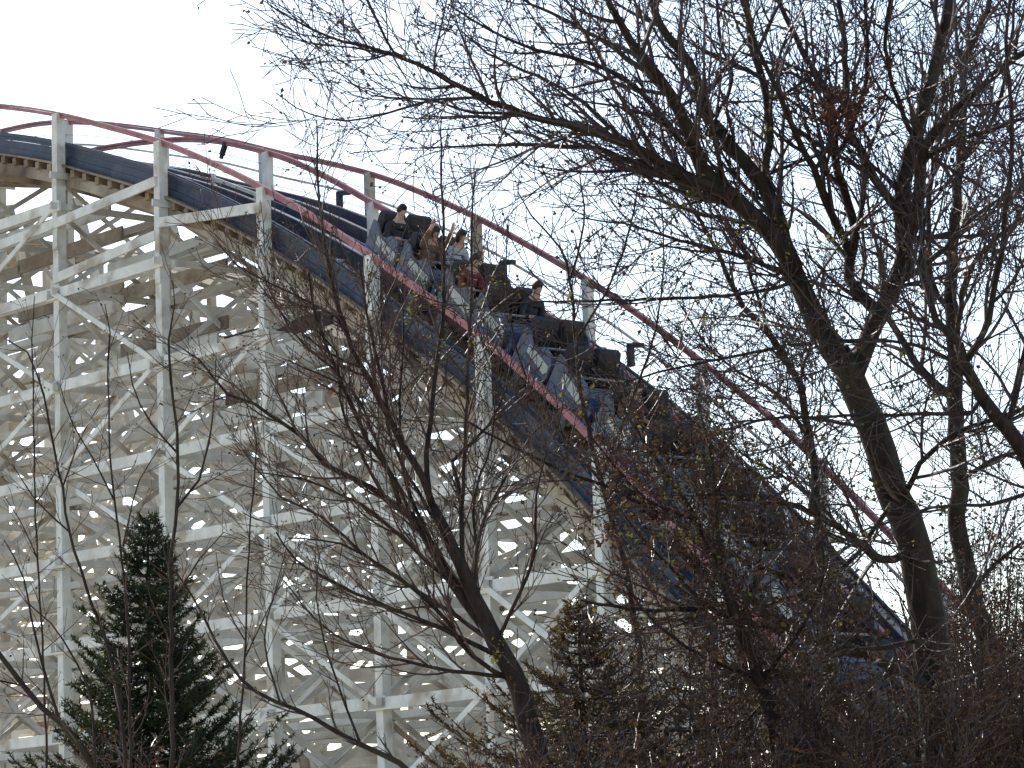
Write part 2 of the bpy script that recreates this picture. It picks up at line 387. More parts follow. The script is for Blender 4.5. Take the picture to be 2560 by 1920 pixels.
# ------------------------------------------------------------------ the train
def slope_at(s): return math.atan2(hN(s + .1) - hN(s - .1), .2)
sarr = [unp(905, 620)[0] - 1.15]
def advance(s, d):
    n = 20
    for _ in range(n): s += d / n * math.cos(slope_at(s))
    return s
train = empty('coaster_train', ORG + LX * (sarr[0]) + WX * 1.32 + Vector((0, 0, hN(sarr[0]) - RAIL)), math.atan2(LX.y, LX.x))
tag(train, 'blue and cream coaster train of open bench cars running down the near track', 'coaster train')
T0 = Vector((sarr[0], 1.32, hN(sarr[0]) - RAIL))
def car_meshes():
    L = 2.2; res = {}
    mb = MB()   # chassis + tub
    mb.prism([(0.05, .28), (L - .08, .28), (L - .02, .40), (L - .08, .50), (0.05, .50)], -.62, .62, 0)
    for k in range(2):
        x = .06 + k * 1.08
        out = [(x, .50), (x + .92, .50), (x + 1.0, .62), (x + .99, .88), (x + .88, 1.04), (x + .66, 1.08), (x + .5, .98), (x + .32, .98), (x + .16, 1.14), (x, 1.16)]
        for y0, y1 in ((-.70, -.655), (.655, .70)): mb.prism(out, y0, y1, 1)
        mb.prism([(x + .80, .505), (x + .90, .505), (x + .93, .75), (x + .80, .92), (x + .74, .92), (x + .82, .72)], -.65, .65, 1)
        for y0, y1 in ((-.716, -.703), (.703, .716)):
            mb.prism([(x + .30, .80), (x + .90, .66), (x + .97, .72), (x + .95, .84), (x + .30, .95)], y0, y1, 2)
            mb.prism([(x + .03, .53), (x + .88, .515), (x + .90, .57), (x + .03, .66)], y0 - .001, y1 - .001, 3)
    mb.prism([(L - .10, .33), (L + .05, .36), (L + .10, .62), (L - .02, .86), (L - .08, .86), (L - .02, .60)], -.60, .60, 3)
    res['car'] = (mb, [M_MAROON, M_GREYP, M_CREAM, M_BLUE])
    seats = []
    for k in range(2):
        x = .06 + k * 1.08; mb = MB()
        mb.prism([(x + .16, .52), (x + .62, .52), (x + .64, .70), (x + .20, .66)], -.6, .6)
        for y in (-.32, .32):
            mb.prism([(x + .02, .6), (x + .2, .6), (x + .16, 1.2), (x + .10, 1.34), (x + .0, 1.36), (x - .05, 1.28), (x - .02, 1.0)], y - .25, y + .25)
        seats.append((mb, M_SEAT))
    res['seat'] = seats
    bars = []
    for k in range(2):
        x = .06 + k * 1.08; mb = MB(); mb.tube([(x + .62, -.55, .60), (x + .50, -.55, .98), (x + .48, .55, .98), (x + .62, .55, .60)], .025, 6); bars.append((mb, M_STEEL))
    res['lap_bar'] = bars
    wh = []
    for x in (.35, L - .35):
        for y in (-.56, .56):
            mb = MB(); mb.tube([(x, y - .05, .30 - .02), (x, y + .05, .28)], .13, 12); mb.tube([(x, y - .06, .28), (x, y + .06, .28)], .05, 8)
            mb.beam((x - .05, y * 1.18, .02), (x - .05, y * 1.18, .36), .05, .16); wh.append((mb, M_STEEL))
    res['wheel'] = wh
    return res
CM = car_meshes(); cars = []
sp = sarr[0]
for c in range(6):
    ang = slope_at(advance(sp, 1.1))
    loc = Vector((sp, 1.32, hN(sp) - RAIL)) - T0
    if c == 0:
        body = CM['car'][0].build('car', CM['car'][1], train); subs = []
        for nm in ('seat', 'lap_bar', 'wheel'):
            for mb, m in CM[nm]: subs.append(mb.build(nm, m, body))
        first, fsubs = body, subs
    else:
        body = first.copy(); COL.objects.link(body); body.parent = train
        for q in fsubs: d = q.copy(); COL.objects.link(d); d.parent = body
    # lift so the wheels run on the steel
    off = Vector((-math.sin(ang), 0, math.cos(ang))) * .12
    body.location = loc + off; body.rotation_euler = (0, -ang, 0); cars.append((sp, ang, T0 + loc + off))
    sp = advance(sp, 2.42)

# riders: one skinned body each, seated, with clothes and hair as children
def rider(car, bench, side, jacket, label, arms='up', lean=0.0, hair_long=False):
    s0, ang, o = cars[car]
    root = empty('person'); tag(root, label, 'person', 'riders on the coaster train')
    M = Matrix.Translation(ORG) @ Matrix.Rotation(math.atan2(LX.y, LX.x), 4, 'Z') @ Matrix.Translation(o) @ Matrix.Rotation(-ang, 4, 'Y')
    base = M @ Vector((.06 + bench * 1.08 + .30, side * .32, .72))
    root.matrix_world = Matrix.Translation(base) @ Matrix.Rotation(math.atan2(LX.y, LX.x), 4, 'Z') @ Matrix.Rotation(-ang * .75, 4, 'Y')
    def skin(name, V, E, rad, m, rootv=0, parent=None, sub=2):
        me = bpy.data.meshes.new(name); me.from_pydata(V, E, []); ob = bpy.data.objects.new(name, me); COL.objects.link(ob)
        sk = ob.modifiers.new('s', 'SKIN'); lay = me.skin_vertices[0] if me.skin_vertices else None
        if lay is None:
            return ob
        for i, r in enumerate(rad):
            rr = r if isinstance(r, tuple) else (r, r); lay.data[i].radius = rr
            lay.data[i].use_root = (i == rootv)
        ss = ob.modifiers.new('u', 'SUBSURF'); ss.levels = sub; ss.render_levels = sub
        me.materials.append(m); ob.parent = parent
        return ob
    x = lean
    V = [(0, 0, .06), (x * .3, 0, .25), (x * .7, 0, .42), (x, 0, .52), (x + .02, 0, .62), (x + .04, 0, .70), (x + .04, 0, .80)]
    Rr = [(.16, .12), (.14, .11), (.17, .12), (.09, .08), (.055, .055), (.085, .095), (.075, .085)]
    E = [(i, i + 1) for i in range(6)]
    for sg in (-1, 1):
        b = len(V)
        if arms == 'up': A = [(x, sg * .2, .47), (x + .14, sg * .27, .62), (x + .2, sg * .24, .88), (x + .21, sg * .23, .97), (x + .21, sg * .23, 1.03)]
        else: A = [(x, sg * .2, .46), (x + .08, sg * .24, .22), (x + .30, sg * .18, .26), (x + .36, sg * .17, .27), (x + .42, sg * .16, .27)]
        V += A; Rr += [.06, .05, .036, (.045, .03), (.04, .02)]; E += [(3, b)] + [(b + i, b + i + 1) for i in range(4)]
        b = len(V); V += [(.12, sg * .11, .03), (.46, sg * .12, .04), (.56, sg * .12, -.20)]; Rr += [.09, .065, .045]
        E += [(0, b), (b, b + 1), (b + 1, b + 2)]
    body = skin('body', V, E, Rr, M_SKIN, 0, root)
    # jacket = torso and sleeves slightly larger than the body
    keep = [0, 1, 2, 3]; V2 = [V[i] for i in keep]; R2 = [(.185, .145), (.165, .135), (.2, .15), (.1, .1)]; E2 = [(0, 1), (1, 2), (2, 3)]
    for b in (7, 15):
        k = len(V2); V2 += [V[b], V[b + 1], tuple(Vector(V[b + 1]).lerp(Vector(V[b + 2]), .85))]; R2 += [.078, .066, .052]; E2 += [(3, k), (k, k + 1), (k + 1, k + 2)]
    skin('jacket', V2, E2, R2, jacket, 0, root)
    V3 = [(0, 0, .04)]; R3 = [(.185, .13)]; E3 = []
    for sg in (-1, 1):
        k = len(V3); V3 += [(.12, sg * .115, .03), (.46, sg * .12, .04), (.55, sg * .12, -.16)]; R3 += [.105, .08, .06]; E3 += [(0, k), (k, k + 1), (k + 1, k + 2)]
    skin('trousers', V3, E3, R3, M_JEANS, 0, root)
    # hair cap and face features
    hb = MB(); c = Vector((x + .04, 0, .765))
    import bmesh
    bm = bmesh.new(); bmesh.ops.create_icosphere(bm, subdivisions=3, radius=1)
    for v in bm.verts:
        n = v.co.copy(); z = n.z
        r = Vector((.118, .1, .125)); p = Vector((n.x * r.x - .014, n.y * r.y, n.z * r.z))
        if n.x > .25 and z < .45: p.x *= .55
        if z < -.3: p.z = -.05 if not hair_long else p.z * 1.6
        v.co = c + p
    me = bpy.data.meshes.new('hair'); bm.to_mesh(me); bm.free(); me.materials.append(M_HAIR)
    h = bpy.data.objects.new('hair', me); COL.objects.link(h); h.parent = root
    for p in me.polygons: p.use_smooth = True
RL = [
 (0, 0, -1, M_JACKET, 'rider in charcoal jacket in the rear bench of the topmost car, near side', 'down', .02, False),
 (0, 1, -1, M_BROWN, 'rider in brown jacket with both arms raised in the topmost car', 'up', .05, True),
 (0, 1, 1, M_GREYJ, 'rider in pale grey jacket beside the rider with raised arms', 'down', .03, True),
 (1, 0, -1, M_DRED, 'rider in dark red jacket in the rear bench of the second car from the top', 'down', .0, False),
 (1, 1, 1, M_JACKET, 'rider in dark jacket on the far side of the second car from the top', 'down', .04, False),
 (3, 0, -1, M_BROWN, 'rider in brown jacket halfway down the train behind leafy twigs', 'down', .02, False),
]
for a in RL: rider(*a)

# ------------------------------------------------------------------ trees
def Vn(v): return (v[0], v[1], v[2])
def smooth_path(pts, rads, step):
    """Catmull-Rom resample of 3D points"""
    out = []; rr = []; n = len(pts)
    for i in range(n - 1):
        p0 = pts[max(i - 1, 0)]; p1 = pts[i]; p2 = pts[i + 1]; p3 = pts[min(i + 2, n - 1)]
        k = max(1, int((p2 - p1).length / step))
        for j in range(k):
            t = j / k; t2 = t * t; t3 = t2 * t
            out.append((p1 * 2 + (p2 - p0) * t + (p0 * 2 - p1 * 5 + p2 * 4 - p3) * t2 + (p1 * 3 - p0 - p2 * 3 + p3) * t3) * .5)
            rr.append(rads[i] + (rads[i + 1] - rads[i]) * t)
    out.append(pts[-1].copy()); rr.append(rads[-1]); return out, rr
class Tree:
    def __init__(s, name, label, cat, D, seed, group=None, bark=M_BARK, twig=M_TWIG):
        s.D = D; s.rng = random.Random(seed); s.limbs = []; s.tw = []; s.tips = []; s.bark = bark; s.twigm = twig
        s.name = name; s.label = label; s.cat = cat; s.group = group
    def limb(s, px, w0, w1, d0=0., d1=0., kind='limb', wob=.012):
        n = len(px); P = []; Rd = []
        L = [0.]
        for a, b in zip(px, px[1:]): L.append(L[-1] + math.hypot(b[0] - a[0], b[1] - a[1]))
        for i, (x, y) in enumerate(px):
            t = L[i] / L[-1]; d = s.D + d0 + (d1 - d0) * t
            P.append(at(x, y, d)); Rd.append(max(.002, (w0 + (w1 - w0) * t) * .5 * d / FPX))
        P, Rd = smooth_path(P, Rd, .12)
        for p, r in zip(P[1:-1], Rd[1:-1]):
            for k in range(3): p[k] += s.rng.uniform(-1, 1) * min(wob, r * .35 + .003)
        s.limbs.append((P, Rd, kind)); return P, Rd
    def to_ground(s, x, y, w, d0=0., dx=.1):
        """trunk foot: from a picture point straight down to the ground"""
        a = at(x, y, s.D + d0); r = w * .5 * (s.D + d0) / FPX
        P = [Vector((a.x + dx, a.y + .1, -.1)), Vector((a.x + dx * .6, a.y + .05, a.z * .4)), a]
        P, Rd = smooth_path(P, [r * 1.5, r * 1.15, r], .25); s.limbs.append((P, Rd, 'trunk'))
    def grow(s, P, Rd, lv, par):
        rng = s.rng; cum = [0.]
        for a, b in zip(P, P[1:]): cum.append(cum[-1] + (b - a).length)
        Lt = cum[-1]
        if Lt < .05: return
        sp, ln, amin, amax, up, rr = par['sp'][lv], par['ln'][lv], par['a0'], par['a1'], par['up'], par['r'][lv]
        d = par.get('start', .15) * Lt if lv == 0 else .12 * Lt; i = 0; side = rng.random() * 6.28
        while d < Lt * .99:
            while i < len(cum) - 2 and cum[i + 1] < d: i += 1
            t = (d - cum[i]) / max(1e-6, cum[i + 1] - cum[i]); p = P[i].lerp(P[i + 1], t); r = Rd[i] + (Rd[i + 1] - Rd[i]) * t
            T = (P[i + 1] - P[i]).normalized()
            side += 2.4 + rng.uniform(-.6, .6)
            a = T.orthogonal().normalized(); b = T.cross(a)
            ang = R(rng.uniform(amin, amax)); nv = (a * math.cos(side) + b * math.sin(side))
            nv.y *= .75
            dr = (T * math.cos(ang) + nv * math.sin(ang)).normalized()
            L = ln * rng.uniform(.45, 1.15) * (1 - .45 * d / Lt)
            r0 = min(r * .62, rr * rng.uniform(.8, 1.25)); n = max(3, int(L / par.get('seg', .09)))
            n = min(n, 9); Q = [p.copy()]; Rq = [r0]; cur = p.copy(); bend = Vector((rng.uniform(-1, 1), rng.uniform(-1, 1), rng.uniform(-.6, 1))) * .13
            for k in range(n):
                dr = (dr + bend * .8 + Vector((rng.gauss(0, .07), rng.gauss(0, .07), rng.gauss(0, .07) + up * .10))).normalized()
                cur = cur + dr * (L / n); Q.append(cur.copy()); Rq.append(max(par['rmin'], r0 * (1 - .8 * (k + 1) / n)))
            s.tw.append((Q, Rq, lv))
            if lv + 1 < len(par['sp']): s.grow(Q, Rq, lv + 1, par)
            elif rng.random() < par.get('tip', .15): s.tips.append((Q[-1], (Q[-1] - Q[-2]).normalized()))
            d += sp * rng.uniform(.5, 1.5)
    def finish(s, leafsize=(.022, .045), leafm=M_BUD, extra_leaves=(), budname='bud_cluster'):
        if len(s.limbs) > 1 and s.limbs[0][2] == 'trunk' and (s.limbs[1][0][0] - s.limbs[0][0][-1]).length < .05:
            a, b = s.limbs[0], s.limbs[1]     # foot and trunk are one continuous tube
            r1 = b[1][0]; ra = [r1 + (r - a[1][-1]) for r in a[1]]
            s.limbs[:2] = [(a[0][:-1] + b[0], ra[:-1] + b[1], 'trunk')]
        base = min((P[0] for P, _, k in s.limbs), key=lambda p: p.z)
        root = empty(s.name, (base.x, base.y, 0)); tag(root, s.label, s.cat, s.group); off = Vector((base.x, base.y, 0))
        tr = MB()
        for P, Rd, k in s.limbs:
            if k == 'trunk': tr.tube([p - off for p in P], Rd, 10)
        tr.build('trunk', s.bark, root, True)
        for P, Rd, k in s.limbs:
            if k != 'trunk':
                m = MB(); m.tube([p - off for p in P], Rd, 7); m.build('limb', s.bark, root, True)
        m = MB()
        for Q, Rq, lv in s.tw: m.tube([p - off for p in Q], Rq, 4 if Rq[0] > .006 else 3)
        m.build('twigs', s.twigm, root)
        m = MB(); rng = s.rng
        for p, dr in s.tips:
            for k in range(rng.choice((1, 1, 2, 3))):
                leaf(m, p - off + Vector((rng.gauss(0, .012), rng.gauss(0, .012), rng.gauss(0, .012))), rng.uniform(*leafsize), rng)
        m.build(budname, leafm, root)
        for (nm, mt, lst) in extra_leaves:
            m = MB()
            for p, sz in lst: leaf(m, p - off, sz, rng)
            m.build(nm, mt, root)
        return root
def leaf(m, p, sz, rng):
    """a small curled leaf: two bent quads"""
    a = Vector((rng.gauss(0, 1), rng.gauss(0, 1), rng.gauss(0, 1))).normalized(); b = a.orthogonal().normalized(); c = a.cross(b)
    b = (b * math.cos(1) + c * math.sin(rng.random() * 6)).normalized(); c = a.cross(b).normalized(); w = sz * .36
    v = [p, p + a * sz * .5 + b * w + c * w * .4, p + a * sz, p + a * sz * .5 - b * w + c * w * .4, p + a * sz * .5]
    m.add(v, [(0, 1, 4), (1, 2, 4), (2, 3, 4), (3, 0, 4)])
def cluster(rng, cx, cy, D, rad_px, n, s0, s1, dr=.4):
    r = rad_px * D / FPX; c = at(cx, cy, D); out = []
    for _ in range(n):
        out.append((c + Vector((rng.gauss(0, r), rng.gauss(0, dr), rng.gauss(0, r * .8))), rng.uniform(s0, s1)))
    return out

BIG = dict(sp=[.20, .165, .17], ln=[1.5, .78, .30], a0=22, a1=58, up=.42, r=[.0195, .0098, .0056], rmin=.0038, tip=.30, start=.04, seg=.10)

# --- the big bare tree on the right
t = Tree('bare_tree', 'large bare multi-stemmed tree with thick dark trunk filling the right side against the sky', 'tree', 25, 1)
t.to_ground(2350, 1828, 100)
t.limb([(2350, 1828), (2316, 1539), (2287, 1365), (2229, 1220), (2183, 1076), (2119, 926), (2090, 880)], 100, 70, 0, 0, 'trunk')
t.limb([(2119, 926), (2055, 830), (1992, 694), (1957, 601), (1934, 521), (1905, 457), (1850, 390)], 68, 26, 0, .2, 'trunk')
BL = [
 ([(1985, 670), (1945, 600), (1882, 538), (1760, 422), (1708, 289), (1650, 191), (1581, 104), (1529, 12), (1500, -60)], 46, 12, 0, -.8),
 ([(1957, 601), (1934, 521), (1905, 457), (1783, 307), (1720, 156), (1650, 58), (1621, -40)], 38, 14, 0, .5),
 ([(1905, 457), (1922, 359), (1917, 243), (1882, 127), (1864, -40)], 20, 14, .2, 1.0),
 ([(1840, 490), (1708, 434), (1569, 359), (1407, 307), (1314, 285), (1186, 237), (1125, 204), (992, 138), (816, 90), (669, 9)], 24, 3, -.3, -2.2),
 ([(1850, 520), (1708, 458), (1600, 410), (1495, 375), (1419, 365), (1210, 363), (1049, 370)], 20, 3, -.1, .8),
 ([(1200, 243), (1100, 248), (1010, 270), (914, 297), (820, 298), (740, 270), (690, 232)], 7, 2.5, -1.6, -2.4),
 ([(1314, 285), (1178, 280), (1065, 248), (930, 240), (870, 205)], 8, 2.5, -1.3, -.8),
 ([(1040, 160), (985, 130), (945, 60), (905, -30)], 5, 7, -2.0, -1.5),
 ([(1708, 289), (1656, 215), (1523, 114), (1430, 60), (1330, 10), (1280, -20)], 16, 5, -.4, 1.2),
 ([(1760, 422), (1640, 275), (1552, 190), (1457, 152), (1305, 114), (1180, 50), (1120, 10)], 15, 4, -.3, -1.6),
 ([(1700, 455), (1623, 394), (1528, 323), (1457, 256), (1371, 204), (1220, 133), (1153, 76)], 14, 4, -.2, 1.5),
 ([(2136, 940), (2170, 850), (2206, 781), (2258, 665), (2258, 579), (2258, 463), (2287, 347), (2333, 174), (2362, 58), (2374, -40)], 44, 24, 0, .6),
 ([(2265, 620), (2287, 567), (2298, 434), (2310, 376), (2368, 289), (2437, 231), (2580, 110)], 26, 14, 0, -1.2),
 ([(2258, 538), (2206, 480), (2148, 370), (2120, 300), (2113, 150), (2093, -40)], 22, 10, 0, 1.3),
 ([(2206, 800), (2194, 781), (2125, 694), (2136, 579), (2090, 405), (2079, 260), (2009, 127), (1934, -20)], 26, 10, .2, 1.0),
 ([(2130, 650), (2061, 498), (2032, 417), (1974, 301), (1934, 203), (1893, 116), (1860, 20)], 20, 7, .4, -1.0),
 ([(2310, 394), (2437, 336), (2590, 290)], 12, 8, -.4, -1.6),
 ([(2003, 700), (1859, 735), (1685, 746), (1480, 752), (1280, 758), (1160, 775)], 9, 3, 0, -3.0),
 ([(2206, 851), (2032, 856), (1859, 885), (1685, 920), (1560, 955)], 10, 4, 0, -2.0),
 ([(1992, 694), (1850, 640), (1700, 600), (1560, 560), (1440, 545)], 12, 3, 0, -1.5),
 ([(1930, 560), (1800, 545), (1650, 500), (1560, 470)], 12, 4, 0, 1.5),
 ([(2183, 1076), (2050, 1050), (1937, 1045), (1800, 1080)], 9, 4, 0, -1.6),
 ([(2287, 1365), (2206, 1400), (2113, 1330), (2003, 1272), (1888, 1238), (1760, 1236)], 20, 7, 0, -2.2),
 ([(2350, 1750), (2264, 1683), (2090, 1608), (1890, 1560), (1772, 1527), (1600, 1525), (1450, 1500)], 28, 5, 0, -2.6),
 ([(2229, 1260), (2090, 1430), (1900, 1420), (1650, 1285), (1523, 1220), (1413, 1180), (1280, 1116), (1160, 1050)], 12, 5, -.3, -3),
 ([(2330, 1600), (2090, 1637), (2020, 1683), (1917, 1753), (1830, 1816), (1600, 1830), (1420, 1850)], 12, 4, -.6, -3.2),
 ([(2250, 1270), (2300, 1160), (2380, 1090), (2500, 1040), (2600, 1010)], 14, 8, 0, -1.4),
 ([(2258, 700), (2340, 640), (2420, 560), (2500, 500), (2600, 440)], 14, 7, 0, 1.2),
 ([(1783, 307), (1830, 200), (1800, 90), (1790, -40)], 10, 6, .4, 1.2),
 ([(2287, 347), (2240, 240), (2215, 120), (2230, -30)], 12, 7, .4, -.8),
 ([(2090, 405), (2150, 260), (2170, 120), (2160, -30)], 11, 6, .6, -.6),
]
for a in BL: t.limb(a[0], a[1] * 1.18, a[2] * 1.15, *a[3:])
for P, Rd, k in list(t.limbs[2:]): t.grow(P, Rd, 0, BIG)
rg = random.Random(9)
rust = cluster(rg, 2110, 270, 24.6, 42, 220, .03, .07, .15) + cluster(rg, 2170, 245, 24.6, 22, 70, .03, .06) + cluster(rg, 2060, 290, 24.8, 20, 60, .03, .06) \
     + cluster(rg, 2030, 85, 24.8, 14, 20, .03, .05) + cluster(rg, 1940, 215, 24.6, 14, 25, .03, .05) + cluster(rg, 2400, 350, 24.6, 22, 50, .03, .06) + cluster(rg, 2420, 640, 24.6, 25, 60, .03, .06)
oli = []
for x, y in ((1820, 30), (1850, 60), (1880, 570), (1960, 560), (1760, 800), (2330, 1000), (2050, 1080), (1780, 620), (1480, 60), (1530, 100), (1700, 520), (1740, 480), (1640, 640), (1680, 740), (2020, 640), (2100, 820), (2230, 900), (2420, 1130), (2300, 1250), (2180, 1230), (2070, 600), (1900, 330)): oli += cluster(rg, x, y, 24.8, 14, 24, .026, .045, .2)
rg2 = random.Random(4)
for Q, Rq, lv in t.tw:      # small opening buds here and there on the finer twigs
    if lv == 1 and rg2.random() < .10:
        for _ in range(4): oli.append((Q[-1] + Vector((rg2.gauss(0, .02), rg2.gauss(0, .02), rg2.gauss(0, .02))), rg2.uniform(.02, .04)))
t.finish(leafm=M_BUD, extra_leaves=(('dry_leaves', M_RUST, rust), ('green_buds', M_OLIVE, oli)))

# --- second stem group at the right edge
t = Tree('bare_tree', 'tall slender bare tree at the right edge with a kinked trunk, behind the big trunk', 'tree', 28, 2)
t.to_ground(2500, 1900, 60)
t.limb([(2500, 1900), (2484, 1654), (2426, 1481), (2391, 1284), (2400, 1220), (2388, 1041), (2388, 878), (2376, 756)], 58, 36, 0, 0, 'trunk')
for a in [
 ([(2376, 756), (2380, 723), (2385, 579), (2403, 405), (2408, 231), (2414, 145), (2466, 29), (2480, -40)], 34, 14, 0, .5),
 ([(2391, 900), (2413, 700), (2495, 590), (2600, 520)], 16, 9, 0, -1),
 ([(2389, 1000), (2340, 960), (2287, 900), (2246, 830), (2213, 760), (2200, 640)], 26, 10, 0, 1),
 ([(2386, 800), (2330, 700), (2320, 560), (2330, 420), (2360, 250), (2340, 60), (2345, -40)], 16, 8, 0, 1.5),
 ([(2400, 1200), (2480, 1150), (2560, 1120), (2620, 1060)], 14, 8, 0, -1),
 ([(2426, 1481), (2500, 1400), (2600, 1330)], 14, 8, 0, 1),
 ([(2400, 420), (2480, 300), (2520, 150), (2540, -30)], 12, 7, .2, -.6)]: t.limb(*a)
for P, Rd, k in list(t.limbs[2:]): t.grow(P, Rd, 0, BIG)
t.finish()
t = Tree('bare_tree', 'bare leaning tree entering from the right edge, its stem curving up and left', 'tree', 23.5, 3)
t.to_ground(2680, 1500, 70)
t.limb([(2680, 1500), (2620, 1250), (2555, 1122), (2490, 1041), (2449, 992), (2413, 907), (2396, 858)], 60, 26, 0, 0, 'trunk')
for a in [
 ([(2396, 858), (2340, 800), (2322, 740), (2300, 650), (2315, 520)], 22, 8, 0, .7),
 ([(2413, 907), (2470, 800), (2500, 650), (2520, 480), (2530, 300), (2515, 100), (2530, -30)], 18, 8, 0, -.7),
 ([(2449, 992), (2408, 926), (2322, 874), (2206, 851), (2100, 850)], 14, 5, 0, -.9),
 ([(2450, 1000), (2433, 1029), (2270, 1037), (2107, 1041), (1937, 1045), (1800, 1062)], 12, 4, 0, -1.4),
 ([(2520, 1080), (2560, 900), (2590, 700), (2600, 400)], 18, 10, 0, .7),
 ([(2600, 1220), (2480, 1260), (2330, 1270), (2150, 1330)], 12, 5, 0, -1.0)]: t.limb(*a)
for P, Rd, k in list(t.limbs[2:]): t.grow(P, Rd, 0, BIG)
t.finish()
# --- slim stems between the drop and the big tree
SL = dict(sp=[.11, .085, .08], ln=[.85, .42, .20], a0=22, a1=60, up=.45, r=[.009, .0055, .0038], rmin=.0027, tip=.2, start=.1, seg=.09)
t = Tree('bare_tree', 'slim bare tree with a single dark stem just left of the big trunk', 'tree', 27, 4)
t.to_ground(2075, 1700, 26)
t.limb([(2075, 1700), (2050, 1400), (2040, 1260), (2026, 1105), (1997, 960), (1928, 839), (1859, 770)], 26, 16, 0, 0, 'trunk')
for a in [([(1859, 770), (1801, 648), (1755, 556), (1714, 492), (1690, 380)], 15, 5, 0, 0), ([(1928, 839), (1880, 700), (1850, 560), (1848, 420)], 10, 4, 0, .5),
          ([(2026, 1105), (1960, 1000), (1880, 950), (1780, 880), (1700, 760)], 10, 4, 0, -.5), ([(1997, 960), (2040, 800), (2060, 650)], 9, 4, 0, .4),
          ([(2040, 1260), (1960, 1190), (1850, 1130), (1740, 1000)], 9, 4, 0, .4)]: t.limb(*a)
for P, Rd, k in list(t.limbs[1:]): t.grow(P, Rd, 0, SL)
t.finish()
t = Tree('bare_tree', 'thin upright bare tree with few twigs rising in front of the train and red handrail', 'tree', 26, 5)
t.to_ground(1600, 1650, 18)
t.limb([(1600, 1650), (1560, 1400), (1500, 1200), (1455, 1000)], 18, 12, 0, 0, 'trunk')
for a in [([(1455, 1000), (1440, 850), (1425, 700), (1400, 620), (1330, 540), (1295, 480)], 11, 3.5, 0, 0), ([(1440, 850), (1510, 740), (1570, 590), (1600, 440), (1620, 380)], 8, 3, 0, .4),
          ([(1425, 700), (1460, 560), (1450, 440), (1460, 380)], 7, 3, 0, -.4), ([(1500, 1200), (1580, 1000), (1640, 820), (1660, 620), (1650, 500)], 9, 3, 0, .6),
          ([(1500, 1200), (1380, 1050), (1300, 900), (1265, 700), (1270, 560)], 8, 3, 0, -.3)]: t.limb(*a)
for P, Rd, k in list(t.limbs[1:]): t.grow(P, Rd, 0, dict(SL, ln=[.5, .26, .14], sp=[.17, .13, .11]))
t.finish()

# --- the many-stemmed tree in the centre
CT = dict(sp=[.135, .13, .14], ln=[.95, .42, .17], a0=13, a1=45, up=.55, r=[.0100, .0056, .0036], rmin=.0025, tip=.45, start=.15, seg=.09)
t = Tree('bare_tree', 'many-stemmed bare tree fanning out from the lower centre in front of the white lattice', 'tree', 22, 6, twig=M_TWIG2)
t.to_ground(1345, 1900, 64)
t.limb([(1345, 1900), (1310, 1770), (1281, 1684), (1240, 1611), (1212, 1550)], 60, 44, 0, 0, 'trunk')
for a in [
 ([(1235, 1600), (1212, 1550), (1183, 1489), (1159, 1420), (1110, 1326), (1082, 1265)], 44, 26, 0, 0),
 ([(1225, 1585), (1135, 1461), (1078, 1363), (1025, 1290), (964, 1245)], 34, 20, 0, .3),
 ([(964, 1245), (929, 1219), (816, 1164), (753, 1092), (635, 1011), (568, 988), (500, 900), (455, 870)], 16, 4, .3, .8),
 ([(1082, 1265), (1056, 1196), (979, 1056), (907, 920), (880, 871), (835, 726), (812, 613), (798, 500), (795, 420), (792, 300)], 20, 3.5, 0, -.3),
 ([(1075, 1250), (1065, 1187), (1074, 1065), (1083, 975), (1092, 898), (1110, 750), (1108, 560), (1102, 420), (1104, 290)], 16, 3.5, 0, .4),
 ([(1000, 1260), (980, 1190), (920, 1101), (844, 929), (807, 839), (780, 749), (771, 681)], 14, 5, .2, -.3),
 ([(979, 1056), (934, 862), (916, 771), (898, 658)], 10, 5, 0, -.6),
 ([(1160, 1420), (1151, 1241), (1133, 1156), (1142, 1140), (1219, 1065), (1264, 975), (1278, 898)], 15, 4, 0, .6),
 ([(1155, 1260), (1165, 1100), (1172, 900), (1180, 700), (1178, 560), (1190, 430)], 11, 3.5, 0, -.5),
 ([(1245, 1640), (1135, 1590), (1053, 1550), (850, 1465), (740, 1400), (690, 1330)], 14, 4, 0, -.7),
 ([(1265, 1690), (1135, 1676), (931, 1631), (800, 1560), (700, 1440)], 12, 3, 0, .6),
 ([(1280, 1700), (1180, 1640), (1090, 1520), (960, 1420), (850, 1360), (720, 1345)], 14, 3.5, 0, -.5),
 ([(1183, 1489), (1200, 1330), (1260, 1200), (1330, 1090), (1400, 1020)], 13, 3.5, 0, .8),
 ([(1240, 1611), (1330, 1400), (1340, 1240), (1370, 1120)], 12, 3.5, 0, -.6),
 ([(1108, 1330), (1000, 1150), (960, 1000), (955, 820), (950, 690)], 10, 3.5, 0, .6),
 ([(1135, 1461), (1000, 1340), (900, 1260), (760, 1200), (640, 1180)], 12, 3.5, 0, -.5),
 ([(1183, 1489), (1190, 1380), (1185, 1240), (1230, 1100), (1240, 960)], 10, 3.5, 0, .3),
 ([(1240, 1611), (1050, 1480), (930, 1400), (800, 1290), (700, 1240), (610, 1130)], 13, 3.5, 0, .5),
 ([(844, 929), (760, 860), (690, 760), (640, 650)], 7, 3, 0, .3),
 ([(1029, 1290), (930, 1080), (880, 980), (720, 900)], 9, 3.5, .1, -.4),
 ([(880, 871), (850, 800), (700, 720), (590, 660), (540, 600)], 7, 3, 0, -.5),
 ([(907, 920), (820, 880), (720, 800), (640, 700)], 7, 3, 0, .5),
 ([(1078, 1363), (1010, 1180), (1000, 1000), (1010, 860), (1005, 700)], 11, 3.5, .1, .5),
 ([(964, 1245), (890, 1110), (850, 1000), (840, 880), (760, 800)], 10, 3.5, .3, -.3),
]: t.limb(*a)
